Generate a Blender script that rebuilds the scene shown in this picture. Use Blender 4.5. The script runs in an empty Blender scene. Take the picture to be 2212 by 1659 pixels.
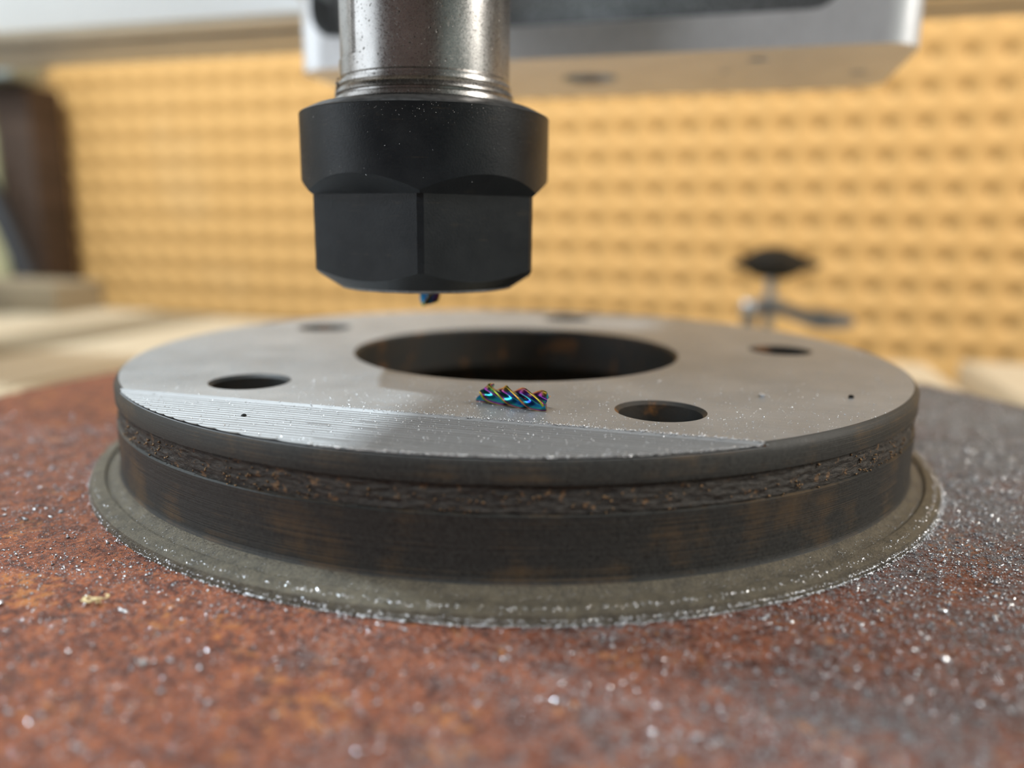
import bpy, bmesh, math, random
import numpy as np
from mathutils import Vector, Matrix, noise as mnoise

random.seed(7)
rng = np.random.default_rng(7)
S = 0.001                      # geometry is written in millimetres, the scene is in metres
C = bpy.context.scene.collection
sc = bpy.context.scene
PI = math.pi

# ---------------------------------------------------------------- camera
PHI = math.radians(15.5)       # the machine's X axis is turned against the picture
def cam_frame(v):              # camera-aligned millimetres (rotor face = 0) -> machine millimetres (table = 0)
    c, s = math.cos(PHI), math.sin(PHI)
    return Vector((c*v[0]-s*v[1], s*v[0]+c*v[1], v[2]))
YAW, PITCH, ROLL, FPX = -0.00478, 0.2065, 0.01196, 1660.0
cy, sy, cp, sp = math.cos(YAW), math.sin(YAW), math.cos(PITCH), math.sin(PITCH)
fw = Vector((sy*cp, cy*cp, -sp)); rt = Vector((cy, -sy, 0)); up = rt.cross(fw)
cr, sr = math.cos(ROLL), math.sin(ROLL)
crt = cam_frame(rt*cr + up*sr); cup = cam_frame(up*cr - rt*sr); cfw = cam_frame(fw)
cloc = cam_frame(Vector((0, -143.7, 23.41))) + Vector((0, 0, 45))
cam = bpy.data.cameras.new('camera'); camo = bpy.data.objects.new('camera', cam); C.objects.link(camo)
M = Matrix((crt, cup, -cfw)).transposed().to_4x4(); M.translation = cloc*S
camo.matrix_world = M
cam.sensor_fit = 'HORIZONTAL'; cam.sensor_width = 36.0; cam.lens = FPX/2212*36
cam.clip_start = 0.004; cam.clip_end = 20
cam.dof.use_dof = True; cam.dof.focus_distance = 0.0945
cam.dof.aperture_fstop = cam.lens/3.0; cam.dof.aperture_blades = 0
sc.camera = camo

# ---------------------------------------------------------------- world, lamps, exposure
w = bpy.data.worlds.new('world'); sc.world = w; w.use_nodes = True
w.node_tree.nodes['Background'].inputs[0].default_value = (0.8, 0.9, 1.0, 1)
w.node_tree.nodes['Background'].inputs[1].default_value = 0.05
def area(name, loc, target, power, sx, sy_, col):
    l = bpy.data.lights.new(name, 'AREA'); l.shape = 'RECTANGLE'; l.size = sx; l.size_y = sy_
    l.energy = power; l.color = col
    o = bpy.data.objects.new(name, l); C.objects.link(o)
    o.location = Vector(loc)*S
    o.rotation_euler = (Vector(target)-Vector(loc)).to_track_quat('-Z', 'Y').to_euler()
    return o
area('work_lamp', (-470, -20, 830), (0, 0, 45), 9.5, 0.05, 0.05, (0.78, 0.91, 1.0))
area('strip_lamp', (850, 60, 620), (0, 100, 60), 8.0, 0.16, 0.5, (1.0, 0.95, 0.88))
area('window_light', (-1280, -300, 330), (0, 0, 60), 9.0, 1.7, 0.8, (0.82, 0.91, 1.0))
area('ceiling_lamp', (-150, -900, 1400), (0, 0, 100), 24.0, 1.3, 0.35, (0.86, 0.94, 1.0))
sc.view_settings.view_transform = 'Standard'; sc.view_settings.look = 'None'
sc.view_settings.gamma = 1.0; sc.view_settings.use_curve_mapping = False
sc.view_settings.exposure = 0.0
sc.cycles.use_denoising = True
sc.cycles.max_bounces = 8

# ---------------------------------------------------------------- material helpers
class Mat:
    def __init__(self, name):
        self.m = bpy.data.materials.new(name); self.m.use_nodes = True
        self.t = self.m.node_tree; self.b = self.t.nodes['Principled BSDF']
        tc = self.t.nodes.new('ShaderNodeTexCoord'); v = self.t.nodes.new('ShaderNodeVectorMath')
        v.operation = 'SCALE'; v.inputs['Scale'].default_value = 1000.0
        self.t.links.new(tc.outputs['Object'], v.inputs[0]); self.P = v.outputs[0]   # object coordinates in mm
    def put(self, sock, v):
        if hasattr(v, 'links'): self.t.links.new(v, sock)
        elif isinstance(v, tuple) and len(v) == 3 and sock.type == 'RGBA': sock.default_value = (*v, 1)
        else: sock.default_value = v
    def set(self, **k):
        for n, v in k.items(): self.put(self.b.inputs[n.replace('_', ' ')], v)
        return self
    def scaled(self, s):
        n = self.t.nodes.new('ShaderNodeVectorMath'); n.operation = 'MULTIPLY'
        self.put(n.inputs[0], self.P); n.inputs[1].default_value = s; return n.outputs[0]
    def noise(self, scale, detail=3, rough=0.55, vec=None, dist=0.0):
        n = self.t.nodes.new('ShaderNodeTexNoise'); self.put(n.inputs['Vector'], vec or self.P)
        n.inputs['Scale'].default_value = scale; n.inputs['Detail'].default_value = detail
        n.inputs['Roughness'].default_value = rough; n.inputs['Distortion'].default_value = dist
        return n.outputs['Fac']
    def voronoi(self, scale, vec=None):
        n = self.t.nodes.new('ShaderNodeTexVoronoi'); self.put(n.inputs['Vector'], vec or self.P)
        n.inputs['Scale'].default_value = scale; return n
    def ramp(self, f, stops):
        n = self.t.nodes.new('ShaderNodeValToRGB'); self.put(n.inputs[0], f); e = n.color_ramp.elements
        while len(e) < len(stops): e.new(0.5)
        for el, (p, c) in zip(e, stops):
            el.position = p; el.color = (*c, 1) if isinstance(c, tuple) else (c, c, c, 1)
        return n.outputs[0]
    def mix(self, f, a, b, mode='MIX'):
        n = self.t.nodes.new('ShaderNodeMix'); n.data_type = 'RGBA'; n.blend_type = mode
        self.put(n.inputs[0], f); self.put(n.inputs[6], a); self.put(n.inputs[7], b); return n.outputs[2]
    def math(self, op, a, b=0.0, clamp=False):
        n = self.t.nodes.new('ShaderNodeMath'); n.operation = op; n.use_clamp = clamp
        self.put(n.inputs[0], a); self.put(n.inputs[1], b); return n.outputs[0]
    def xyz(self):
        n = self.t.nodes.new('ShaderNodeSeparateXYZ'); self.put(n.inputs[0], self.P); return n.outputs
    def bump(self, h, dist_mm, strength=1.0):
        n = self.t.nodes.new('ShaderNodeBump'); self.put(n.inputs['Height'], h)
        n.inputs['Distance'].default_value = dist_mm*S; n.inputs['Strength'].default_value = strength
        self.t.links.new(n.outputs[0], self.b.inputs['Normal']); return self
def plain(name, col, rough=0.5, metal=0.0, var=0.12, scale=0.3, bump=0.0, spec=0.5):
    m = Mat(name); f = m.noise(scale, 4)
    a = tuple(c*(1-var) for c in col); b = tuple(min(1, c*(1+var)) for c in col)
    m.set(Base_Color=m.ramp(f, [(0.3, a), (0.7, b)]), Roughness=rough, Metallic=metal, Specular_IOR_Level=spec)
    if bump: m.bump(m.noise(scale*4, 4), bump)
    return m.m

# ---------------------------------------------------------------- object helpers
def link(name, me, mat, parent=None, smooth=35):
    for m in (mat if isinstance(mat, (list, tuple)) else [mat]): me.materials.append(m)
    if smooth:
        me.shade_smooth()
        me.set_sharp_from_angle(angle=math.radians(smooth))
    o = bpy.data.objects.new(name, me); C.objects.link(o)
    if parent is not None: o.parent = parent
    return o
def origin_of(parent):
    v = Vector((0, 0, 0))
    while parent is not None: v += parent.location; parent = parent.parent
    return v/S
def from_bm(name, bm, mat, parent=None, loc=None, smooth=35, recalc=True):
    """bm is in machine millimetres; the object's origin is its parent's, or loc"""
    o0 = origin_of(parent) if parent is not None else Vector(loc or (0, 0, 0))
    if recalc: bmesh.ops.recalc_face_normals(bm, faces=bm.faces)
    bmesh.ops.translate(bm, verts=bm.verts, vec=-o0); bmesh.ops.scale(bm, verts=bm.verts, vec=(S, S, S))
    me = bpy.data.meshes.new(name); bm.to_mesh(me); bm.free()
    o = link(name, me, mat, parent, smooth)
    if parent is None: o.location = o0*S
    return o
def from_np(name, V, F, mat, parent=None, loc=None, smooth=0):
    o0 = np.array(origin_of(parent) if parent is not None else (loc or (0, 0, 0)))
    me = bpy.data.meshes.new(name)
    V = (np.asarray(V, float)-o0)*S; F = np.asarray(F, np.int32)
    k = F.shape[1]
    me.vertices.add(len(V)); me.vertices.foreach_set('co', V.ravel())
    me.loops.add(F.size); me.loops.foreach_set('vertex_index', F.ravel())
    me.polygons.add(len(F)); me.polygons.foreach_set('loop_start', np.arange(0, F.size, k, dtype=np.int32))
    me.update(calc_edges=True); me.validate()
    o = link(name, me, mat, parent, smooth)
    if parent is None: o.location = Vector(o0)*S
    return o
def thing(name, label, cat, loc, group=None):
    o = bpy.data.objects.new(name, None); C.objects.link(o); o.location = Vector(loc)*S
    o.empty_display_size = 0.01
    o['label'] = label; o['category'] = cat
    if group: o['group'] = group
    return o
def tag(o, label, cat, group=None, kind=None):
    o['label'] = label; o['category'] = cat
    if group: o['group'] = group
    if kind: o['kind'] = kind
    return o
def lathe(bm, prof, c, segs=128, closed=False, cap=False, f=None):
    """turn a profile of (radius, z) about the vertical through c"""
    rings = []
    for (r, z) in prof:
        ring = []
        for i in range(segs):
            t = 2*PI*i/segs; rr, zz = (r, z) if f is None else f(r, z, t)
            ring.append(bm.verts.new((c[0]+rr*math.cos(t), c[1]+rr*math.sin(t), zz)))
        rings.append(ring)
    n = len(rings)
    for k in range(n if closed else n-1):
        a, b = rings[k], rings[(k+1) % n]
        for i in range(segs):
            j = (i+1) % segs; bm.faces.new((a[i], a[j], b[j], b[i]))
    if cap: bm.faces.new(rings[0]); bm.faces.new(list(reversed(rings[-1])))
    return rings
def box(bm, lo, hi):
    r = bmesh.ops.create_cube(bm, size=1.0)
    lo, hi = Vector(lo), Vector(hi)
    bmesh.ops.scale(bm, vec=hi-lo, verts=r['verts']); bmesh.ops.translate(bm, vec=(lo+hi)/2, verts=r['verts'])
    return r['verts']
def bevel(bm, w, segs=2, angle=40):
    es = [e for e in bm.edges if len(e.link_faces) == 2 and e.calc_face_angle(0) > math.radians(angle)]
    bmesh.ops.bevel(bm, geom=es, offset=w, segments=segs, affect='EDGES', profile=0.6)
def tube(bm, pts, rad, segs=12):
    pts = [Vector(p) for p in pts]; rings = []; n = len(pts)
    for i, p in enumerate(pts):
        d = (pts[min(i+1, n-1)]-pts[max(i-1, 0)]).normalized()
        u = d.orthogonal().normalized() if i == 0 else (u - d*u.dot(d)).normalized()
        v = d.cross(u); r = rad[i] if isinstance(rad, (list, tuple)) else rad
        rings.append([bm.verts.new(p+u*r*math.cos(2*PI*k/segs)+v*r*math.sin(2*PI*k/segs)) for k in range(segs)])
    for a, b in zip(rings, rings[1:]):
        for k in range(segs): bm.faces.new((a[k], a[(k+1) % segs], b[(k+1) % segs], b[k]))
    bm.faces.new(rings[0]); bm.faces.new(list(reversed(rings[-1])))
def clip(bm, co, no):
    """keep what lies behind the plane and close the cut"""
    g = bm.verts[:]+bm.edges[:]+bm.faces[:]
    r = bmesh.ops.bisect_plane(bm, geom=g, dist=1e-5, plane_co=co, plane_no=no, clear_outer=True)
    es = [e for e in r['geom_cut'] if isinstance(e, bmesh.types.BMEdge)]
    if es: bmesh.ops.edgenet_fill(bm, edges=es)
def carve(o, cutters):
    """boolean difference, applied; the cutters are removed"""
    for c in cutters:
        md = o.modifiers.new('cut', 'BOOLEAN'); md.operation = 'DIFFERENCE'; md.solver = 'EXACT'; md.object = c
    dg = bpy.context.evaluated_depsgraph_get()
    me = bpy.data.meshes.new_from_object(o.evaluated_get(dg))
    o.modifiers.clear(); old = o.data; o.data = me; bpy.data.meshes.remove(old)
    for c in cutters:
        m = c.data; bpy.data.objects.remove(c); bpy.data.meshes.remove(m)
def cutter_cyl(c, r1, r2, z0, z1, segs=48, axis='Z'):
    bm = bmesh.new(); lathe(bm, [(r1, z0), (r2, z1)], c, segs, cap=True)
    return from_bm('cutter', bm, [], None, None, 0)
def flakes(pts, size, flat=0.45, up=0.5):
    """irregular four-sided splinters of metal, one per point"""
    n = len(pts); base = np.array([[1, 0, -.35], [-.5, .87, -.35], [-.5, -.87, -.35], [0, 0, 1.]])
    V = base[None]*rng.uniform(.55, 1.35, (n, 4, 1)); V[:, :, 2] *= rng.uniform(flat*.5, flat*1.6, (n, 1))
    q = rng.normal(size=(n, 4)); q[:, 0] += up*2; q /= np.linalg.norm(q, axis=1)[:, None]
    w_, x, y, z = q.T
    R = np.stack([np.stack([1-2*(y*y+z*z), 2*(x*y-z*w_), 2*(x*z+y*w_)], -1),
                  np.stack([2*(x*y+z*w_), 1-2*(x*x+z*z), 2*(y*z-x*w_)], -1),
                  np.stack([2*(x*z-y*w_), 2*(y*z+x*w_), 1-2*(x*x+y*y)], -1)], 1)
    V = np.einsum('nij,nkj->nki', R, V)*np.asarray(size)[:, None, None] + pts[:, None, :]
    F = np.array([[0, 2, 1], [0, 1, 3], [1, 2, 3], [2, 0, 3]])[None] + (np.arange(n)*4)[:, None, None]
    return V.reshape(-1, 3), F.reshape(-1, 3)

# ---------------------------------------------------------------- materials
def m_rust():
    m = Mat('rusted_iron')
    big = m.noise(0.06, 4, .6); mid = m.noise(0.35, 5, .62, dist=.6); fine = m.noise(1.6, 5, .65); tiny = m.noise(5.0, 3, .6)
    f = m.math('ADD', m.math('MULTIPLY', mid, .42), m.math('MULTIPLY', fine, .58))
    col = m.ramp(f, [(.34, (.022, .010, .008)), (.44, (.095, .027, .014)), (.54, (.265, .076, .031)), (.68, (.43, .15, .053))])
    pits = m.noise(2.6, 4, .7); col = m.mix(m.ramp(pits, [(.34, .85), (.47, 0.0)]), col, (.028, .014, .011))
    orange = m.ramp(m.math('MULTIPLY', m.noise(0.11, 5, .65), m.noise(.9, 4)), [(.31, 0.0), (.40, .6)])
    col = m.mix(orange, col, (.50, .19, .045))
    # bare grey iron dust, thicker towards the machine's right side
    x, y_, _z = m.xyz(); x = m.math('ADD', x, m.math('MULTIPLY', y_, .27))
    g = m.math('ADD', m.math('MULTIPLY', x, .0050), m.math('MULTIPLY', m.math('SUBTRACT', big, .5), 1.1))
    g = m.math('ADD', g, m.math('MULTIPLY', m.math('SUBTRACT', fine, .5), 2.2))
    grey = m.ramp(g, [(.08, 0.0), (.42, .95)])
    col = m.mix(grey, col, m.ramp(tiny, [(.35, (.06, .058, .06)), (.65, (.24, .235, .235))]))
    m.set(Base_Color=col, Roughness=m.ramp(fine, [(.35, .46), (.65, .74)]), Metallic=m.math('MULTIPLY', grey, .4), Specular_IOR_Level=.36)
    h = m.math('ADD', m.math('MULTIPLY', fine, .55), m.math('MULTIPLY', tiny, .45))
    m.bump(h, .55); return m.m
def m_face():
    m = Mat('machined_grey_iron')
    fine = m.noise(6.0, 3, .6); streak = m.noise(1.0, 3, .6, vec=m.scaled((.12, 2.2, 1)))
    big = m.noise(.09, 4)
    c = m.math('ADD', m.math('MULTIPLY', fine, .4), m.math('MULTIPLY', big, .6))
    m.set(Base_Color=m.ramp(c, [(.35, (.27, .275, .278)), (.65, (.38, .385, .385))]), Metallic=.5,
          Roughness=m.ramp(streak, [(.35, .40), (.65, .52)]))
    m.bump(m.math('ADD', m.math('MULTIPLY', fine, .7), m.math('MULTIPLY', streak, .3)), .07); return m.m
def m_milled():
    m = Mat('bright_milled_iron')
    fine = m.noise(7.0, 3, .6); streak = m.noise(1.0, 3, .6, vec=m.scaled((.05, 5, 1)))
    m.set(Base_Color=m.ramp(streak, [(.3, (.22, .215, .21)), (.7, (.295, .29, .285))]), Metallic=.5,
          Roughness=.54)
    m.bump(fine, .02); return m.m
def m_wall():
    m = Mat('dark_oiled_iron')
    ring = m.noise(1.0, 4, .6, vec=m.scaled((.02, .02, 7.0))); mid = m.noise(.12, 4, .6); fine = m.noise(2.5, 4, .6)
    col = m.ramp(m.math('ADD', m.math('MULTIPLY', ring, .35), m.math('MULTIPLY', fine, .65)),
                 [(.35, (.016, .0155, .014)), (.65, (.044, .042, .037))])
    brown = m.ramp(m.math('ADD', m.math('MULTIPLY', mid, .6), m.math('MULTIPLY', ring, .4)), [(.50, 0.0), (.64, .65)])
    col = m.mix(brown, col, (.12, .072, .032))
    m.set(Base_Color=col, Roughness=m.ramp(fine, [(.3, .46), (.7, .64)]), Metallic=.1, Specular_IOR_Level=.35)
    m.bump(m.math('ADD', m.math('MULTIPLY', ring, .6), m.math('MULTIPLY', fine, .4)), .06); return m.m
def m_band():
    m = Mat('scaly_groove_iron')
    fine = m.noise(1.8, 5, .65, vec=m.scaled((.6, .6, 1.6))); spot = m.noise(.75, 4, .6)
    col = m.ramp(fine, [(.35, (.016, .014, .012)), (.65, (.065, .056, .046))])
    col = m.mix(m.ramp(spot, [(.60, 0.0), (.68, .75)]), col, (.24, .13, .055))
    m.set(Base_Color=col, Roughness=.62, Specular_IOR_Level=.4); m.bump(fine, .25); return m.m
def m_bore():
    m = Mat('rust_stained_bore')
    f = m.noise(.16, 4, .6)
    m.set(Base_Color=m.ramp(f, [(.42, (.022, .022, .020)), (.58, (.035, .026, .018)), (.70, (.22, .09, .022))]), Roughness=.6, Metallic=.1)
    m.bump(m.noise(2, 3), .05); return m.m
def m_foot():
    m = Mat('olive_dusty_iron')
    ring = m.noise(.5, 4, .6); fine = m.noise(3, 4, .65)
    m.set(Base_Color=m.ramp(m.math('ADD', m.math('MULTIPLY', ring, .5), m.math('MULTIPLY', fine, .5)),
          [(.35, (.046, .038, .026)), (.65, (.135, .110, .072))]), Roughness=.55, Metallic=.2)
    m.bump(fine, .3); return m.m
def m_oxide():
    m = Mat('black_oxide_steel')
    f = m.noise(.22, 4); fine = m.noise(4, 3, .6); sc_ = m.noise(1, 3, .6, vec=m.scaled((.15, .15, 3)))
    col = m.ramp(f, [(.35, (.0055, .0075, .010)), (.68, (.013, .0155, .018))])
    col = m.mix(m.ramp(m.math('MULTIPLY', m.noise(.3, 3), sc_), [(.36, 0.0), (.44, .35)]), col, (.045, .036, .025))
    m.set(Base_Color=col, Roughness=m.ramp(fine, [(.3, .32), (.7, .46)]), Metallic=0.0, Specular_IOR_Level=.30)
    m.bump(fine, .03); return m.m
def m_steel():
    m = Mat('pitted_ground_steel')
    fine = m.noise(5, 4, .6); pit = m.noise(2.6, 3, .5); big = m.noise(.25, 3)
    pits = m.ramp(pit, [(.30, 0.0), (.36, 1.0)])
    col = m.mix(pits, (.06, .055, .05), m.ramp(m.math('ADD', m.math('MULTIPLY', big, .5), m.math('MULTIPLY', fine, .5)), [(.35, (.36, .345, .33)), (.65, (.56, .545, .53))]))
    m.set(Base_Color=col, Metallic=.95, Roughness=m.ramp(fine, [(.3, .20), (.7, .36)]))
    m.bump(m.math('ADD', m.math('MULTIPLY', fine, .3), pits), .02); return m.m
def m_alu(name='brushed_aluminium', col=(.60, .61, .63), rough=.34, metal=.6):
    m = Mat(name); fine = m.noise(1.0, 4, .6, vec=m.scaled((2.5, 2.5, .25))); b = m.noise(.08, 3)
    m.set(Base_Color=m.ramp(m.math('ADD', m.math('MULTIPLY', fine, .5), m.math('MULTIPLY', b, .5)),
          [(.3, tuple(c*.82 for c in col)), (.7, tuple(min(1, c*1.1) for c in col))]), Metallic=metal, Roughness=rough)
    m.bump(fine, .05); return m.m
def m_cast():
    m = Mat('grey_sand_textured_aluminium'); f = m.noise(1.1, 5, .65); g = m.noise(.12, 3)
    m.set(Base_Color=m.ramp(f, [(.35, (.10, .098, .096)), (.62, (.30, .295, .29))]), Metallic=.5, Roughness=.42)
    m.bump(f, .6); return m.m
def m_peg():
    m = Mat('tan_hardboard'); f = m.noise(.9, 5, .65); g = m.noise(.006, 4, .6)
    col = m.ramp(f, [(.3, (.62, .345, .112)), (.7, (.72, .42, .15))])
    col = m.mix(m.ramp(g, [(.60, 0.0), (.75, .25)]), col, (.70, .50, .26))
    m.set(Base_Color=col, Roughness=.62, Specular_IOR_Level=.3); return m.m
def m_wood(name, a, b):
    m = Mat(name); g = m.noise(.11, 4, .6, vec=m.scaled((1.0, .06, 1.0)), dist=1.5); f = m.noise(1, 4, .6, vec=m.scaled((1.6, .05, 1.6)))
    m.set(Base_Color=m.ramp(m.math('ADD', m.math('MULTIPLY', g, .6), m.math('MULTIPLY', f, .4)), [(.35, a), (.65, b)]), Roughness=.6, Specular_IOR_Level=.3)
    m.bump(f, .15); return m.m
def m_rainbow():
    m = Mat('rainbow_coated_carbide')
    at = m.t.nodes.new('ShaderNodeAttribute'); at.attribute_name = 'tint'
    f = m.math('ADD', at.outputs['Fac'], m.math('MULTIPLY', m.math('SUBTRACT', m.noise(.9, 3), .5), .35), clamp=True)
    col = m.ramp(f, [(.0, (.015, .03, .22)), (.16, (.02, .22, .42)), (.30, (.03, .34, .26)), (.46, (.17, .03, .30)),
                     (.62, (.48, .08, .32)), (.78, (.60, .36, .05)), (.92, (.36, .46, .06))])
    m.set(Base_Color=col, Metallic=1.0, Roughness=.22); m.bump(m.noise(6, 3), .015); return m.m
MR, MF, MM, MW, MB, MO, MFT = m_rust(), m_face(), m_milled(), m_wall(), m_band(), m_bore(), m_foot()
MNUT, MST, MAL, MCAST, MPEG, MRB = m_oxide(), m_steel(), m_alu(), m_cast(), m_peg(), m_rainbow()
MCHIP = plain('bright_iron_chip', (.78, .79, .81), .24, .75, .25, 2.0)
MGRIT = plain('dull_iron_grit', (.34, .34, .35), .38, .5, .5, 1.5)
MDIRT = plain('tan_rust_scale', (.20, .115, .05), .8, 0, .5, 1.5)
MWHITE = plain('white_anodised_aluminium', (.90, .95, .98), .45, .0, .02, .02)
MPALE = [m_wood('pale_pine', (.46, .36, .24), (.60, .49, .33)), m_wood('weathered_pine', (.22, .18, .12), (.32, .26, .175)),
         m_wood('light_pine', (.52, .43, .30), (.66, .56, .41))]
MBLACK = plain('black_plastic', (.008, .008, .007), .6, 0, .2, .4, 0, .2)
MHOSE = plain('black_rubber_hose', (.012, .013, .016), .55, 0, .2, .2)
MZINC = plain('zinc_plated_steel', (.52, .55, .58), .35, .85, .15, .5)
MBLUE = plain('blue_grey_cast_aluminium', (.22, .25, .29), .45, .7, .15, .3, .2)

# ---------------------------------------------------------------- the room
def struct(name, lo, hi, mat):
    bm = bmesh.new(); box(bm, lo, hi); o = from_bm(name, bm, mat, None, lo, 0); o['kind'] = 'structure'; return o
MCEIL = plain('white_ceiling_paint', (.72, .74, .75), .8, 0, .04, .01)
MLEFT = plain('white_wall_paint', (.70, .72, .73), .8, 0, .04, .01)
MRIGHT = plain('grey_green_wall_paint', (.30, .36, .34), .8, 0, .06, .01)
MFRONT = plain('dark_brown_panelling', (.13, .085, .08), .7, 0, .2, .02)
MSTUD = plain('brown_plywood', (.40, .23, .085), .8, 0, .2, .02)
MFLOOR = plain('grey_concrete', (.24, .23, .22), .8, 0, .15, .02)
struct('floor', (-1300, -1500, -900), (1300, 560, -860), MFLOOR)
struct('ceiling', (-1300, -1500, 1450), (1300, 560, 1490), MCEIL)
struct('wall_left', (-1340, -1500, -900), (-1300, 560, 1490), MLEFT)
struct('wall_right', (1300, -1500, -900), (1340, 560, 1490), MRIGHT)
struct('wall_front', (-1340, -1540, -900), (1340, -1500, 1490), MFRONT)
struct('wall_back', (-1340, 473.1, -900), (1340, 535, 1490), MSTUD)

# pegboard with real holes
def pegboard():
    p = 22.7; x0, z0 = -91.3-p*21.5, 137.1-p*14.5; nx, nz = 44, 26; th, r, k = 3.0, 1.6, 12
    Y = 470.0; V, F = [], []
    def sq(t):
        c, s = math.cos(t), math.sin(t); q = max(abs(c), abs(s)); return c/q*p/2, s/q*p/2
    ang = [PI/4+2*PI*i/k for i in range(k)]
    ins = [(r*math.cos(a), r*math.sin(a)) for a in ang]; out = [sq(a) for a in ang]
    for i in range(nx):
        for j in range(nz):
            cx, cz = x0+p*(i+.5), z0+p*(j+.5); b = len(V)
            if cx < -575: continue
            V += [(cx+a, Y, cz+c) for a, c in out] + [(cx+a, Y, cz+c) for a, c in ins] + [(cx+a, Y+th, cz+c) for a, c in ins]
            for q in range(k):
                n = (q+1) % k
                F.append((b+q, b+n, b+k+n, b+k+q)); F.append((b+k+q, b+k+n, b+2*k+n, b+2*k+q))
    o = from_np('pegboard', V, F, MPEG, None, (0, Y, 0)); return o
tag(pegboard(), 'tan perforated hardboard sheet with rows of round holes on the back wall', 'pegboard')

# ---------------------------------------------------------------- table
table = thing('spoilboard', 'pale wooden slatted machine bed under the rusty rotor', 'table', (0, 0, -20))
xs = [(-655, -560, 0, 310, 0), (-555, -470, 1, 330, 0), (-466, -374, 2, 345, 3), (-370, -316, 1, 340, 1), (-312, -244, 2, 330, -3), (-240, -176, 0, 335, 2),
      (-172, -100, 0, 320, 0), (-96, -22, 2, 315, 0), (-18, 54, 0, 310, 0), (58, 137, 2, 296, 0), (157, 240, 2, 312, 0), (244, 330, 0, 312, 0)]
for a, b, k, e, dz in xs:
    bm = bmesh.new(); box(bm, (a, -260, -20), (b, e, dz*.0)); bevel(bm, 1.2, 2)
    from_bm('plank', bm, MPALE[k], table)
bm = bmesh.new(); box(bm, (-655, -240, -60), (330, -190, -20)); from_bm('rail', bm, MAL, table)
bm = bmesh.new(); box(bm, (-655, 230, -60), (330, 280, -20)); from_bm('rail', bm, MAL, table)
for x in (-600, 270):
    for y in (-215, 255):
        bm = bmesh.new(); box(bm, (x-25, y-25, -860), (x+25, y+25, -60)); from_bm('leg', bm, MAL, table)

# ---------------------------------------------------------------- brake rotor
rotor = thing('brake_rotor', 'rusty iron brake rotor with raised grey hub lying on the pale wooden bed', 'brake rotor', (0, 0, 0))
ZT = 45.0
arc = [(69.8-1.8*math.cos(t), ZT-13.4-1.8*math.sin(t)) for t in [math.radians(a) for a in (0, 15, 30, 45, 60, 75, 88)]]
hat_prof = [(30.1, ZT), (67.2, ZT), (67.6, ZT-.3), (68, ZT-1.1), (68, ZT-3.2), (67.35, ZT-3.35), (67.35, ZT-6.55), (68, ZT-6.7)] + arc + \
    [(69.95, ZT-15.45), (70.15, ZT-15.45), (70.3, ZT-15.0), (71.6, ZT-15.15), (72.35, ZT-15.5), (72.6, ZT-16.2), (72.6, ZT-19.5),
     (60, ZT-19.5), (59, ZT-8.5), (29.6, ZT-8.5), (29.6, ZT-.5)]
bm = bmesh.new(); lathe(bm, hat_prof, (0, 0), 300, closed=True)
hub = from_bm('hub', bm, [MF, MW, MO, MFT], rotor, smooth=28)
cut = []
HOLES = [-140.5, -68.5, 3.5, 75.5, 147.5]
for a in HOLES:
    t = math.radians(a+15.5); c = (51.0*math.cos(t), 51.0*math.sin(t))
    cut.append(cutter_cyl(c, 5.35, 5.35, ZT-12, ZT+2)); cut.append(cutter_cyl(c, 5.3, 6.2, ZT-.5, ZT+.25))
bm = bmesh.new(); box(bm, (-80, -80, ZT-.55), (80, -52, ZT+3)); cut.append(from_bm('cutter', bm, [], None, None, 0))
hub.data.materials.clear(); carve(hub, cut)
for m in (MF, MW, MO, MFT): hub.data.materials.append(m)
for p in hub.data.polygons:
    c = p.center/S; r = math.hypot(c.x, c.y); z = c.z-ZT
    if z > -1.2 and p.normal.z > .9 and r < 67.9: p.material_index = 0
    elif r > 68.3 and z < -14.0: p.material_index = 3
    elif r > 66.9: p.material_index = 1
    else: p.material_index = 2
hub.data.shade_smooth(); hub.data.set_sharp_from_angle(angle=math.radians(28))

# milled chord: real tool ridges running along the machine's X axis
rows = []
y = -52.0; rows.append((-51.97, ZT+.02)); rows.append((-52.10, ZT-.08)); rows.append((-52.28, ZT-.26))
pitch = .92; n = 0
while True:
    y0 = -52.3-n*pitch
    if y0 < -67.8: break
    for q in range(7):
        u = q/7; rows.append((y0-u*pitch, ZT-.33+.12*(abs(u-.5)*2)**3.5 + .006*math.sin(n*2.1)))
    n += 1
V, F = [], []; nx = 140; R_ = 67.6
for (yy, zz) in rows:
    h = math.sqrt(max(R_*R_-yy*yy, .02))
    for i in range(nx+1):
        x = -h+2*h*i/nx
        V.append((x, yy, zz+.012*mnoise.noise(Vector((x*.25, yy*2, 3)))))
for j in range(len(rows)-1):
    for i in range(nx):
        a = j*(nx+1)+i; F.append((a, a+nx+1, a+nx+2, a+1))
o = from_np('milled_flat', V, F, MM, rotor, smooth=60); o['label'] = 'bright freshly milled segment with parallel tool lines'

# rough groove band round the wall
def band_f(r, z, t):
    e = mnoise.fractal(Vector((math.cos(t)*68*.5, math.sin(t)*68*.5, z*1.9)), 1.0, 2.0, 4)
    edge = min(1, min(z-(ZT-6.75), (ZT-3.15)-z)/.35)
    return r+.20*e*max(0, edge)-.12*(1-max(0, edge)), z
bm = bmesh.new(); lathe(bm, [(67.62, ZT-3.15-3.6*i/18) for i in range(19)], (0, 0), 1000, f=band_f)
o = from_bm('groove_band', bm, MB, rotor, smooth=0, recalc=False); o['label'] = 'rough scaly groove with tan rust crumbs'
for p in o.data.polygons: p.use_smooth = True

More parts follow.
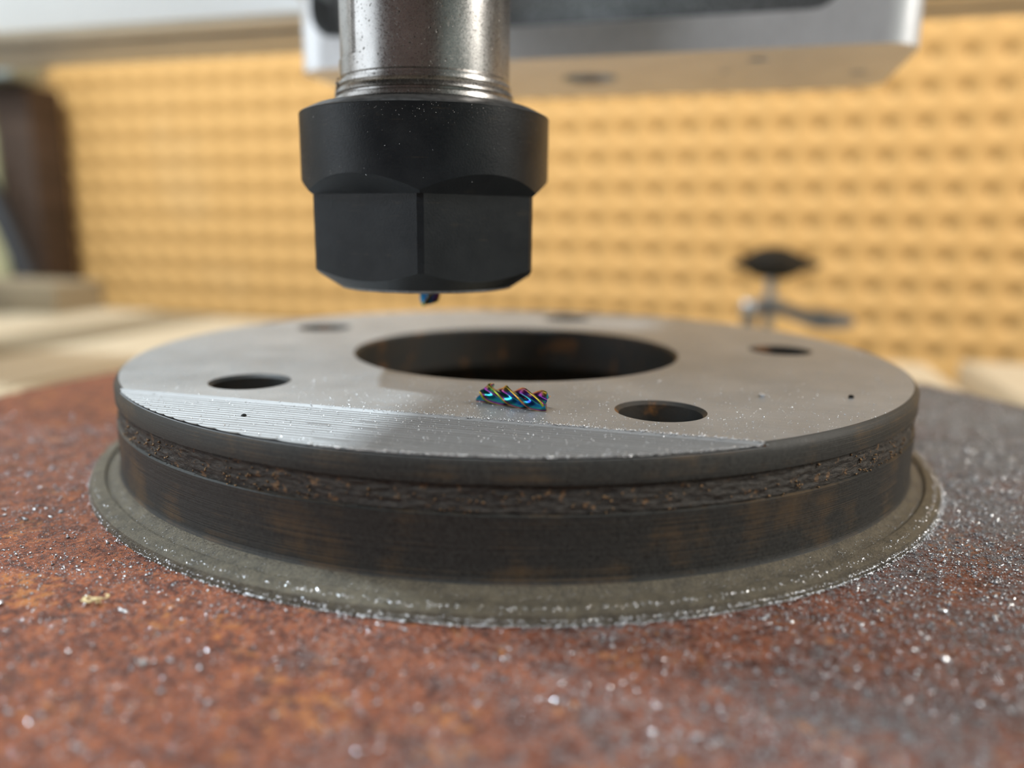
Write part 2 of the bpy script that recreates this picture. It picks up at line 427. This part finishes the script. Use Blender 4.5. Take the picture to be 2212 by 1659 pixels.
# friction disc
nr, na = 92, 1000
rr = np.linspace(72.0, 121.0, nr); tt = np.linspace(0, 2*PI, na, endpoint=False)
V = np.zeros((nr*na, 3))
for i, r in enumerate(rr):
    for k in range(na):
        x, yv = r*math.cos(tt[k]), r*math.sin(tt[k])
        h = .16*mnoise.fractal(Vector((x*.45, yv*.45, 0)), 1.0, 2.1, 4)+.10*mnoise.noise(Vector((x*.12, yv*.12, 5)))
        V[i*na+k] = (x, yv, ZT-16.75+h)
idx = np.arange(nr*na).reshape(nr, na); nxt = np.roll(idx, -1, 1)
F = np.stack([idx[:-1], idx[1:], nxt[1:], nxt[:-1]], -1).reshape(-1, 4)
o = from_np('rusted_face', V, F, MR, rotor, smooth=80); o['label'] = 'reddish brown rusted friction face'
bm = bmesh.new()
lathe(bm, [(121.0, ZT-16.9), (121.4, ZT-17.6), (121.4, ZT-26), (112, ZT-26), (112, ZT-35), (121.4, ZT-35), (121.4, .8), (120.8, 0), (62, 0), (62, ZT-19), (118, ZT-18.5)], (0, 0), 256, closed=True)
from_bm('friction_disc', bm, MR, rotor)
for k in range(36):
    t = 2*PI*k/36; bm = bmesh.new(); vs = box(bm, (111, -2, ZT-35.2), (120.5, 2, ZT-25.8))
    bmesh.ops.rotate(bm, verts=bm.verts, cent=(0, 0, 0), matrix=Matrix.Rotation(t, 3, 'Z'))
    from_bm('vane', bm, MR, rotor)

# burrs raised along the milled chord and the rim
n = 900; x = rng.uniform(-12, 43, n); pts = np.stack([x, -51.95+rng.normal(0, .13, n), ZT+np.abs(rng.normal(0, .10, n))], -1)
sz = rng.uniform(.05, .16, n)*np.clip((x+22)/40, .5, 1)
n2 = 500; x2 = rng.uniform(-5, 43.5, n2); r2 = rng.uniform(67.3, 67.85, n2)
pts2 = np.stack([x2, -np.sqrt(r2**2-x2**2), ZT-.28+np.abs(rng.normal(0, .06, n2))], -1)
Vv, Ff = flakes(np.concatenate([pts, pts2]), np.concatenate([sz, rng.uniform(.06, .17, n2)]), .8)
o = from_np('burr', Vv, Ff, MCHIP, rotor); o['kind'] = 'stuff'
# tan crumbs in the groove band
n = 700; t = rng.uniform(-2.6, .4, n); z = rng.normal(ZT-5.4, .85, n).clip(ZT-6.9, ZT-3.4)
pts = np.stack([67.75*np.cos(t), 67.75*np.sin(t), z], -1)
cl = np.array([mnoise.noise(Vector((p[0]*.25, p[1]*.25, p[2]*.6))) for p in pts]); pts = pts[cl > -.05]
Vv, Ff = flakes(pts, rng.uniform(.07, .26, len(pts)), .7); o = from_np('rust_crumbs', Vv, Ff, MDIRT, rotor); o['kind'] = 'stuff'

# ---------------------------------------------------------------- metal shavings (nobody could count them)
def vnoise(P, s, off=0.0): return np.array([mnoise.fractal(Vector((p[0]*s, p[1]*s, off)), 1.0, 2.0, 3) for p in P])
def disc_points(n, rmin, rmax, a0, a1):
    t = rng.uniform(a0, a1, n); r = np.sqrt(rng.uniform(rmin**2, rmax**2, n)); return np.stack([r*np.cos(t), r*np.sin(t)], -1)
A0, A1 = -PI*.95, PI*.35
P = disc_points(130000, 72.9, 119.5, A0, A1)
dens = .16+.84*np.clip((P[:, 0]+.27*P[:, 1]-2)/75, 0, 1)+.30*vnoise(P, .12)+.2*vnoise(P, .5, 4.)
keep = rng.uniform(0, 1, len(P)) < dens*.8; P = P[keep]
h = np.array([.16*mnoise.fractal(Vector((p[0]*.45, p[1]*.45, 0)), 1.0, 2.1, 4)+.10*mnoise.noise(Vector((p[0]*.12, p[1]*.12, 5))) for p in P])
sz = rng.gamma(3.0, .050, len(P)).clip(.05, .50)
pts = np.concatenate([P, (ZT-16.75+h+sz*.25)[:, None]], 1)
G = disc_points(210000, 72.9, 112, -PI*.92, PI*.22); G = G[rng.uniform(0, 1, len(G)) < .55+.5*vnoise(G, .2, 8.)]
hg = np.array([.16*mnoise.fractal(Vector((p[0]*.45, p[1]*.45, 0)), 1.0, 2.1, 4)+.10*mnoise.noise(Vector((p[0]*.12, p[1]*.12, 5))) for p in G])
sg = rng.uniform(.03, .085, len(G))
pts = np.concatenate([pts, np.concatenate([G, (ZT-16.75+hg+.02)[:, None]], 1)]); sz = np.concatenate([sz, sg])
Vv, Ff = flakes(pts, sz, .5); k = len(Vv)//4
half = rng.uniform(0, 1, k) < .45
def sub(mask):
    v = Vv.reshape(-1, 4, 3)[mask]; n_ = len(v)
    return v.reshape(-1, 3), (np.array([[0, 2, 1], [0, 1, 3], [1, 2, 3], [2, 0, 3]])[None]+(np.arange(n_)*4)[:, None, None]).reshape(-1, 3)
tag(from_np('metal_shavings', *sub(half), MCHIP, None, (0, 0, ZT-16.5)), 'bright glittering metal shavings strewn over the rusty rotor face', 'metal shavings', kind='stuff')
tag(from_np('iron_grit', *sub(~half), MGRIT, None, (0, 0, ZT-16.5)), 'dull grey iron grit lying on the rusty rotor face', 'iron grit', kind='stuff')
# band of filings on the foot ring
n = 42000; t = rng.uniform(A0, A1*.9, n); wgt = np.clip(.25+.75*(np.cos(t+.35)+.25), 0.12, 1)
t = t[rng.uniform(0, 1, n) < wgt]; r = 72.15+rng.normal(0, .40, len(t)); r = np.clip(r, 70.5, 73.1)
zz = np.where(r < 71.6, ZT-15.1-(r-70.3)*.115, np.where(r < 72.6, ZT-15.25-(r-71.6)*.9, ZT-16.5))
s_ = rng.gamma(3, .034, len(t)).clip(.04, .26)
n3 = 1500; t3 = rng.uniform(A0, A1*.8, n3); r3 = rng.uniform(68.6, 70.0, n3); z3 = ZT-13.4-np.sqrt(np.clip(1.8**2-(69.8-r3)**2, 0, None))
pts = np.concatenate([np.stack([r*np.cos(t), r*np.sin(t), zz+s_*.2], -1), np.stack([r3*np.cos(t3), r3*np.sin(t3), z3+.02], -1)])
Vv, Ff = flakes(pts, np.concatenate([s_, rng.uniform(.03, .10, n3)]), .6)
tag(from_np('iron_filings', Vv, Ff, MCHIP, None, (0, 0, ZT-15)), 'silver iron filings banked along the foot ring of the grey hub', 'iron filings', kind='stuff')
# fine dust on the hub face
n = 45000; P = disc_points(n, 30.5, 67.2, -PI, PI); ok = np.ones(n, bool)
for a in HOLES:
    t = math.radians(a+15.5); ok &= np.hypot(P[:, 0]-51*math.cos(t), P[:, 1]-51*math.sin(t)) > 6.3
dn = .20+.8*np.clip((-P[:, 1]-22)/32, 0, 1)*np.clip(1-np.abs(P[:, 0]-8)/70, .2, 1)
ok &= rng.uniform(0, 1, n) < dn; P = P[ok]
zz = np.where(P[:, 1] < -52.2, ZT-.26, ZT); s_ = rng.gamma(2.5, .024, len(P)).clip(.02, .17)
Vv, Ff = flakes(np.concatenate([P, (zz+s_*.2)[:, None]], 1), s_, .6)
tag(from_np('iron_dust', Vv, Ff, MCHIP, None, (0, 0, ZT)), 'fine sparkling iron dust on the machined hub face', 'iron dust', kind='stuff')

# ---------------------------------------------------------------- larger single chips
def chip(px, py, z, s, mat, label, seed):
    r_ = random.Random(seed); bm = bmesh.new(); bmesh.ops.create_icosphere(bm, subdivisions=2, radius=s)
    for v in bm.verts:
        d = mnoise.noise(v.co/s*1.1+Vector((seed, 0, 0))); v.co *= 1+.55*d
        v.co.z *= .55
    bmesh.ops.rotate(bm, verts=bm.verts, cent=(0, 0, 0), matrix=Matrix.Rotation(r_.uniform(0, 6), 3, 'Z'))
    bmesh.ops.translate(bm, verts=bm.verts, vec=(px, py, z-min(v.co.z for v in bm.verts)-.03))
    tag(from_bm('metal_chip', bm, mat, None, (px, py, z), smooth=25), label, 'metal chip', 'single chips on the rotor')
def on_face(x, y, z): v = cam_frame((x, y, 0)); return v.x, v.y, z

# ---------------------------------------------------------------- end mill pieces
def flute_section(k, d):
    """radius of a four flute section at k of a turn, and a tint number for the coating"""
    R0 = d/2; u = (k*4) % 1.0
    if u < .12: r = R0; tnt = .86
    elif u < .50: q = (u-.12)/.38; r = R0*(1-.56*math.sin(q*PI/2)**.7); tnt = .78-.40*q
    else: q = (u-.50)/.50; r = R0*(.44+.56*q**2.0); tnt = .38-.36*math.sin(q*PI)+.15*q
    return r, tnt
def end_mill(name, base, axis, length, d, lead, parent=None, hand=1, ends=(0.0, 0.0), phase=0.0, aim=None, slant=None):
    axis = Vector(axis).normalized(); u0 = axis.orthogonal().normalized(); v0 = axis.cross(u0)
    if aim is not None: phase = math.atan2(aim.dot(v0), aim.dot(u0))-hand*2*PI*length/lead-2*PI*.05
    nk, nl = 96, 48; V, F, T = [], [], []
    for i in range(nl+1):
        s = i/nl
        for k in range(nk):
            kk = k/nk; r, tnt = flute_section(kk, d); a = 2*PI*kk+phase+hand*2*PI*s*length/lead
            c, q = math.cos(a), math.sin(a)
            # broken ends: slanted, jagged
            e0 = ends[0]*(c*.8+.45*math.sin(3*a+1))*d*.5*(r/(d/2)); e1 = ends[1]*(q*.8+.45*math.cos(3*a))*d*.5*(r/(d/2))
            L = s*length + (1-s)**3*e0 + s**3*e1
            if slant is not None: L += s**3*r*(u0*c+v0*q).dot(slant)
            p = Vector(base)+axis*L+(u0*c+v0*q)*r
            V.append(p); T.append((tnt+.10*math.sin(s*7)) % 1.0)
    for i in range(nl):
        for k in range(nk): a = i*nk+k; b = i*nk+(k+1) % nk; F.append((a, b, b+nk, a+nk))
    for i, sgn in ((0, -1), (nl, 1)):
        ci = len(V); ring = V[i*nk:(i+1)*nk]; V.append(sum(ring, Vector())/nk-axis*sgn*d*.10); T.append(.25)
        for k in range(nk):
            a, b = i*nk+k, i*nk+(k+1) % nk; F.append((b, a, ci, ci) if sgn < 0 else (a, b, ci, ci))
    me = bpy.data.meshes.new(name); o0 = Vector(base)
    me.from_pydata([((p-o0)*S)[:] for p in V], [], [tuple(dict.fromkeys(f)) for f in F])
    at = me.attributes.new('tint', 'FLOAT', 'POINT'); at.data.foreach_set('value', T); me.update()
    o = link(name, me, MRB, parent, smooth=40); o.location = o0*S; return o
a_ = Vector((7.9, -43.6, ZT+1.36)); b_ = Vector((16.9, -46.1, ZT+1.36))
tag(end_mill('end_mill_tip', a_, b_-a_, (b_-a_).length, 2.7, 11.2, None, hand=1, ends=(.9, .5), phase=.5),
    'snapped-off rainbow coated end mill tip lying on the hub face by the bore', 'end mill')
ax = Vector((-7.5, -25.4, 0))
tag(end_mill('end_mill_stub', ax+Vector((.35, 0, 61.5)), (0, 0, -1), 5.75, 3.25, 11.2, None, hand=1, ends=(0, .25), aim=cam_frame((-.80, -.60, 0)), slant=cam_frame((-.20, -.05, 0))),
    'rainbow coated end mill stub broken off in the black collet nut', 'end mill')

# ---------------------------------------------------------------- spindle
spin = thing('spindle', 'vertical milling spindle with bright pitted shaft and black hex collet nut', 'spindle', (ax.x, ax.y, 58.8))
zf = 72.1; VA = math.radians(-70.7)
nut = bmesh.new(); lathe(nut, [(13.3, 58.95), (13.6, 58.95), (17.75, 61.6), (17.75, zf)], ax, 192, cap=True)
for k in range(6):
    a = VA+PI/6+k*PI/3; nvec = Vector((math.cos(a), math.sin(a), 0)); clip(nut, Vector((ax.x, ax.y, 65))+nvec*15.6, nvec)
upn = bmesh.new(); lathe(upn, [(18.5, zf), (18.5, 83.45), (16.3, 84.55), (12.0, 84.6)], ax, 192, cap=True)
for k in range(6):
    a = VA+PI/6+k*PI/3; nvec = Vector((math.cos(a), math.sin(a), 0)); clip(upn, Vector((ax.x, ax.y, zf))+nvec*15.6, (nvec+Vector((0, 0, -1.12))).normalized())
tmp = bpy.data.meshes.new('tmp'); upn.to_mesh(tmp); upn.free(); nut.from_mesh(tmp); bpy.data.meshes.remove(tmp)
bmesh.ops.remove_doubles(nut, verts=nut.verts, dist=.002)
nut_o = from_bm('collet_nut', nut, MNUT, spin, smooth=18)
bm = bmesh.new(); lathe(bm, [(18.48, 83.5), (18.38, 83.62), (16.35, 84.60), (13.0, 84.66)], ax, 192)
o = from_bm('worn_rim', bm, plain('rubbed_grey_steel', (.20, .205, .21), .38, .7, .35, .8), nut_o); o['label'] = 'rubbed grey chamfer round the top of the nut'
bm = bmesh.new(); lathe(bm, [(13.3, 59.0), (13.2, 58.62), (12.6, 58.5), (1.6, 58.55), (1.35, 60)], ax, 96)
o = from_bm('collet', bm, plain('worn_grey_steel', (.25, .255, .26), .45, .8, .3, 1.5), spin); o['label'] = 'thin worn grey collet face under the nut'
fa0, fa1 = math.radians(-165), math.radians(-118)
def flat_f(r, z, t):
    a = (t+PI) % (2*PI)-PI
    return (r-(.95 if a > fa1-math.radians(4.0) else .22), z) if (z > 91.05 and fa0 < a < fa1) else (r, z)
prof = [(12.52, 118), (12.52, 105), (12.52, 98), (12.52, 91.2), (12.52, 91.0), (12.52, 88.7), (12.3, 88.5)]
bm = bmesh.new(); lathe(bm, prof, ax, 256, f=flat_f); o = from_bm('shaft', bm, MST, spin, smooth=30); o['label'] = 'bright pitted ground steel shaft with a spanner flat'
bm = bmesh.new(); lathe(bm, [(12.1, 88.6), (12.3, 88.5), (12.3, 88.2), (12.72, 88.05), (12.8, 87.6), (12.5, 87.45), (12.55, 87.25), (13.0, 86.9), (13.15, 86.4), (12.7, 86.25), (12.7, 86.1), (13.35, 85.8), (13.5, 85.25), (13.1, 84.9), (12.6, 84.5)], ax, 192)
from_bm('collar', bm, MST, spin, smooth=40)
n = 160; t = math.radians(-67.9-90)+rng.normal(0, .16, n); zz = rng.uniform(84.7, 88.4, n); rr_ = 12.9+.35*(88.4-zz)/3.5
Vv, Ff = flakes(np.stack([ax.x+rr_*np.cos(t), ax.y+rr_*np.sin(t), zz], -1), rng.uniform(.08, .28, n), .8)
o = from_np('burr', Vv, Ff, MST, spin); o['kind'] = 'stuff'
bm = bmesh.new(); box(bm, (ax.x-36, -67, 114), (ax.x+36, 28, 330)); bevel(bm, 4, 3); from_bm('shading_motor_body', bm, MBLACK, spin)  # unseen motor body, boxed and sized to cast the hub's straight shadow edge
bm = bmesh.new(); box(bm, (ax.x-30, 27, 140), (ax.x+30, 56, 300)); from_bm('clamp_bracket', bm, MAL, spin)
# dust specks on the nut
n = 150; t = math.radians(-67.9)+rng.uniform(-1.3, 1.3, n); z = np.where(rng.uniform(0, 1, n) < .65, 83.4-np.abs(rng.normal(0, 1.6, n)), rng.uniform(73.5, 83, n))
t = np.where(z > 80, math.radians(-64)+rng.normal(0, .45, n), t)
Vv, Ff = flakes(np.stack([ax.x+18.5*np.cos(t), ax.y+18.5*np.sin(t), z], -1), rng.uniform(.025, .09, n), .7)
o = from_np('dust_specks', Vv, Ff, MCHIP, nut_o); o['kind'] = 'stuff'

# ---------------------------------------------------------------- spindle mount (block with a rounded pocket)
mount = thing('spindle_mount', 'silver aluminium spindle mount block with dark pocketed front behind the shaft', 'mount', (0, 54, 107.4))
def rrect(x0, x1, z0, z1, r, n=10):
    pts = []
    for cx, cz, a in ((x1-r, z1-r, 0), (x0+r, z1-r, 90), (x0+r, z0+r, 180), (x1-r, z0+r, 270)):
        for i in range(n+1): t = math.radians(a+90*i/n); pts.append((cx+r*math.cos(t), cz+r*math.sin(t)))
    return pts
def plan(x0, x1, y0, y1, r, n=8):      # plan outline, all four corners rounded
    return rrect(x0, x1, y0, y1, r, n)
bm = bmesh.new()
outl = plan(-78, 75, 54, 113, 9)
lo = [bm.verts.new((x, y, 107.4)) for x, y in outl]; hi = [bm.verts.new((x, y, 126.5)) for x, y in outl]
bm.faces.new(lo); bm.faces.new(hi)
for i in range(len(lo)): j = (i+1) % len(lo); bm.faces.new((lo[i], lo[j], hi[j], hi[i]))
shelf = from_bm('lower_block', bm, MAL, mount, smooth=50)
cut = []
for (x, y, r, d) in ((-2.7, 82.2, 8.0, 8), (41, 66, 2.6, 6), (33, 80, 1.4, 6), (66, 88, 2.2, 6)):
    cut.append(cutter_cyl((x, y), r, r, 100, 107.4+d, 32))
bm = bmesh.new(); pk = rrect(-72, 58, 115, 240, 7)
f0 = [bm.verts.new((x, 40, z)) for x, z in pk]; f1 = [bm.verts.new((x, 66, z)) for x, z in pk]
bm.faces.new(f0); bm.faces.new(f1)
for i in range(len(pk)): j = (i+1) % len(pk); bm.faces.new((f0[i], f0[j], f1[j], f1[i]))
cut.append(from_bm('cutter', bm, [], None, None, 0))
MBLOCK = m_alu('milled_aluminium_block', (.80, .81, .83), .38, .45)
shelf.data.materials.clear(); carve(shelf, cut); shelf.data.materials.append(MBLOCK); shelf.data.materials.append(MCAST)
for p in shelf.data.polygons:
    c = shelf.matrix_world @ p.center; c = (p.center/S)+Vector((0, 54, 107.4))
    if 54.5 < c.y < 66.5 and c.z > 114.9 and -72.5 < c.x < 58.5: p.material_index = 1
shelf.data.shade_smooth(); shelf.data.set_sharp_from_angle(angle=math.radians(40))
bm = bmesh.new(); box(bm, (-74, 66, 126.5), (62, 85, 300)); from_bm('back_plate', bm, MCAST, mount)
for x0, x1 in ((-78, -72), (58, 75)):
    bm = bmesh.new(); box(bm, (x0, 54, 126.5), (x1, 85, 300)); from_bm('side_cheek', bm, MBLOCK, mount)
bm = bmesh.new(); lathe(bm, [(7.9, 107.45), (7.3, 107.9), (7.1, 109.5), (5.6, 109.6), (5.2, 109.1), (2.6, 109.1), (2.6, 112), (0.01, 112)], (-2.7, 82.2), 40)
from_bm('screw', bm, MZINC, mount)

# ---------------------------------------------------------------- gantry beam
gan = thing('gantry_beam', 'white fronted aluminium gantry beam crossing in front of the pegboard', 'machine beam', (-60, 108, 128.4))
pr = [(86, 129.6), (87.2, 128.4), (95, 128.4), (95, 131), (92, 134), (92, 138), (106, 138), (106, 134), (103, 131), (103, 128.4), (118, 128.4), (118, 130.4), (121, 130.4), (121, 128.4), (129, 128.4), (130.2, 129.6), (130.2, 210), (86, 210)]
bm = bmesh.new()
A = [bm.verts.new((-640, y, z)) for y, z in pr]; B = [bm.verts.new((520, y, z)) for y, z in pr]
bm.faces.new(A); bm.faces.new(B)
for i in range(len(pr)): j = (i+1) % len(pr); bm.faces.new((A[i], A[j], B[j], B[i]))
from_bm('extrusion', bm, MAL, gan, smooth=20)
bm = bmesh.new(); box(bm, (-640, 83.5, 130), (-79, 86, 210)); bevel(bm, .8); o = from_bm('cover_plate', bm, MWHITE, gan); o['label'] = 'white front cover plate'
bm = bmesh.new(); box(bm, (77, 83.5, 134), (520, 86, 210)); bevel(bm, .8); o = from_bm('cover_plate', bm, plain('black_strip', (.03, .03, .032), .5, .3), gan); o['label'] = 'dark front cover strip'
for x in (-640, 480):
    bm = bmesh.new(); box(bm, (x, 86, -60), (x+40, 130, 128.4)); from_bm('upright', bm, MAL, gan)

# ---------------------------------------------------------------- hold-down clamp
hc = thing('hold_down_clamp', 'black knobbed hold-down clamp with grey arm behind the hub near the pegboard', 'clamp', (56, 244, 0))
bm = bmesh.new()
for i in range(6):       # lobed knob
    pass
lathe(bm, [(0.1, 59), (4, 58.8), (8, 57.6), (11.5, 55.6), (14.5, 53.4), (18.6, 52.2), (18.8, 50.2), (17, 48.8), (12.5, 48.0), (9.5, 45.8), (6.5, 44.6), (.1, 44.4)], (56.5, 244), 72,
      f=lambda r, z, t: (r*(1+.10*math.cos(5*t+.6)*min(1, max(0, (r-9)/8))), z))
o = from_bm('knob', bm, MBLACK, hc, smooth=50); o['label'] = 'black lobed plastic knob'
bm = bmesh.new(); tube(bm, [(56, 244, -2), (56, 244, 46)], 2.6, 20); bolt_o = from_bm('bolt', bm, MZINC, hc)
bm = bmesh.new(); lathe(bm, [(2.7, 33.5), (6.5, 33.5), (6.5, 35), (2.7, 35)], (56, 244), 32, closed=True); from_bm('washer', bm, MZINC, bolt_o)
bm = bmesh.new()
armp = [(44, 0), (44.5, 26), (46, 31.5), (50, 33.2), (62, 33.2), (68, 31.5), (74, 29.5), (80, 31), (84, 29), (92, 28.3), (94, 26.5), (92, 24), (84, 22.5), (78, 22), (70, 24.5), (62, 28.0), (52, 28.3), (50, 26), (50, 0)]
A = [bm.verts.new((x, 238, z)) for x, z in armp]; B = [bm.verts.new((x, 250, z)) for x, z in armp]
bm.faces.new(A); bm.faces.new(B)
for i in range(len(armp)): j = (i+1) % len(armp); bm.faces.new((A[i], A[j], B[j], B[i]))
bevel(bm, .8); from_bm('arm', bm, MBLUE, hc)
bm = bmesh.new(); bmesh.ops.create_uvsphere(bm, u_segments=24, v_segments=12, radius=3.6); bmesh.ops.translate(bm, verts=bm.verts, vec=(46.5, 237, 31.5)); from_bm('pivot_ball', bm, MZINC, hc)

# ---------------------------------------------------------------- things at the far left
bm = bmesh.new(); box(bm, (-604, 425, -20), (-563, 462, 182)); bevel(bm, 2)
po = from_bm('wooden_post', bm, m_wood('dark_brown_stained_wood', (.030, .018, .011), (.085, .050, .032)), None, (-583, 443, -20))
tag(po, 'dark brown wooden post standing at the left edge of the pegboard', 'post')
bm = bmesh.new(); box(bm, (-650, 430, -20), (-612, 455, 300)); bevel(bm, 1.5)
tag(from_bm('wooden_board', bm, m_wood('yellow_green_board', (.50, .46, .24), (.60, .55, .32)), None, (-630, 442, -20)), 'pale yellow board standing left of the brown post behind the black hose', 'board')
bm = bmesh.new(); box(bm, (-612, 404, 183), (-556, 440, 205)); bevel(bm, 5, 3)
bracket = thing('corner_bracket', 'grey metal bracket on top of the dark brown post under the beam', 'bracket', (-584, 430, 183))
from_bm('plate', bm, plain('grey_green_metal', (.30, .33, .30), .4, .5), bracket)
bm = bmesh.new(); lathe(bm, [(0.1, 200), (6, 200), (6, 196), (0.1, 196)], (0, 0), 6)
bmesh.ops.rotate(bm, verts=bm.verts, cent=(0, 0, 198), matrix=Matrix.Rotation(PI/2, 3, 'X')); bmesh.ops.translate(bm, verts=bm.verts, vec=(-580, 403, -4)); from_bm('bolt', bm, MZINC, bracket)
bm = bmesh.new(); hp = []
for i in range(25):
    u = i/24; hp.append((-632+72*u**.8, 412-6*u, 128-124*u**1.1))
tube(bm, hp, 8.5, 16)
tag(from_bm('vacuum_hose', bm, MHOSE, None, (-568, 406, 0), smooth=60), 'black rubber hose curving down in front of the brown post', 'hose')
bm = bmesh.new(); box(bm, (-640, 300, 0), (-425, 345, 22)); bevel(bm, 1.5)
tag(from_bm('wood_batten', bm, MPALE[1], None, (-530, 322, 0)), 'weathered wooden batten lying across the bed below the brown post', 'wood batten')

# ---------------------------------------------------------------- single chips last
x, y, z = on_face(34.5, -38.5, ZT); chip(x, y, z, .50, MCHIP, 'bright curled chip on the hub face right of the front right bolt hole', 3)
x, y, z = on_face(47, -38.5, ZT); chip(x, y, z, .42, MBLACK, 'small black crumb near the right rim of the hub face', 5)
x, y, z = on_face(-33.5, -52, ZT-.28); chip(x, y, z, .28, MBLACK, 'tiny black crumb on the bright milled segment', 8)
for i, (x, y, s_, m, lab) in enumerate((
    (-11.2, -86.4, .42, MCHIP, 'bright silver chip on the red rust left of the middle foreground'),
    (62.5, -53.6, .40, MCHIP, 'bright silver chip on the grey dusted rust at the right'),
    (60.2, -63.7, .38, MCHIP, 'silver chip on the right foreground rust nearer than its neighbour'),
    (-33.6, -81.4, .34, MCHIP, 'small silver chip at the left edge of the photographed rust'))):
    chip(x, y, ZT-16.62, s_, m, lab, 20+i)
bm = bmesh.new()
for k in range(9):
    a0 = k*.7; c = Vector((-23.7+random.uniform(-.7, .7), -78.3+random.uniform(-.5, .5), ZT-16.5))
    pts = [c+Vector((math.cos(a0+q*.35)*(.55+.05*k)-.4, math.sin(a0+q*.35)*.45, .10+.16*math.sin(q*.5)+.05*k)) for q in range(7)]
    tube(bm, pts, [.05, .10, .12, .13, .12, .09, .04], 6)
tag(from_bm('wood_shaving', bm, plain('straw_wood_fibre', (.62, .50, .26), .6, 0, .2, 1.0), None, (-23.7, -78.3, ZT-16.6), smooth=50), 'tiny curled straw coloured wood shaving on the red rust', 'wood shaving')
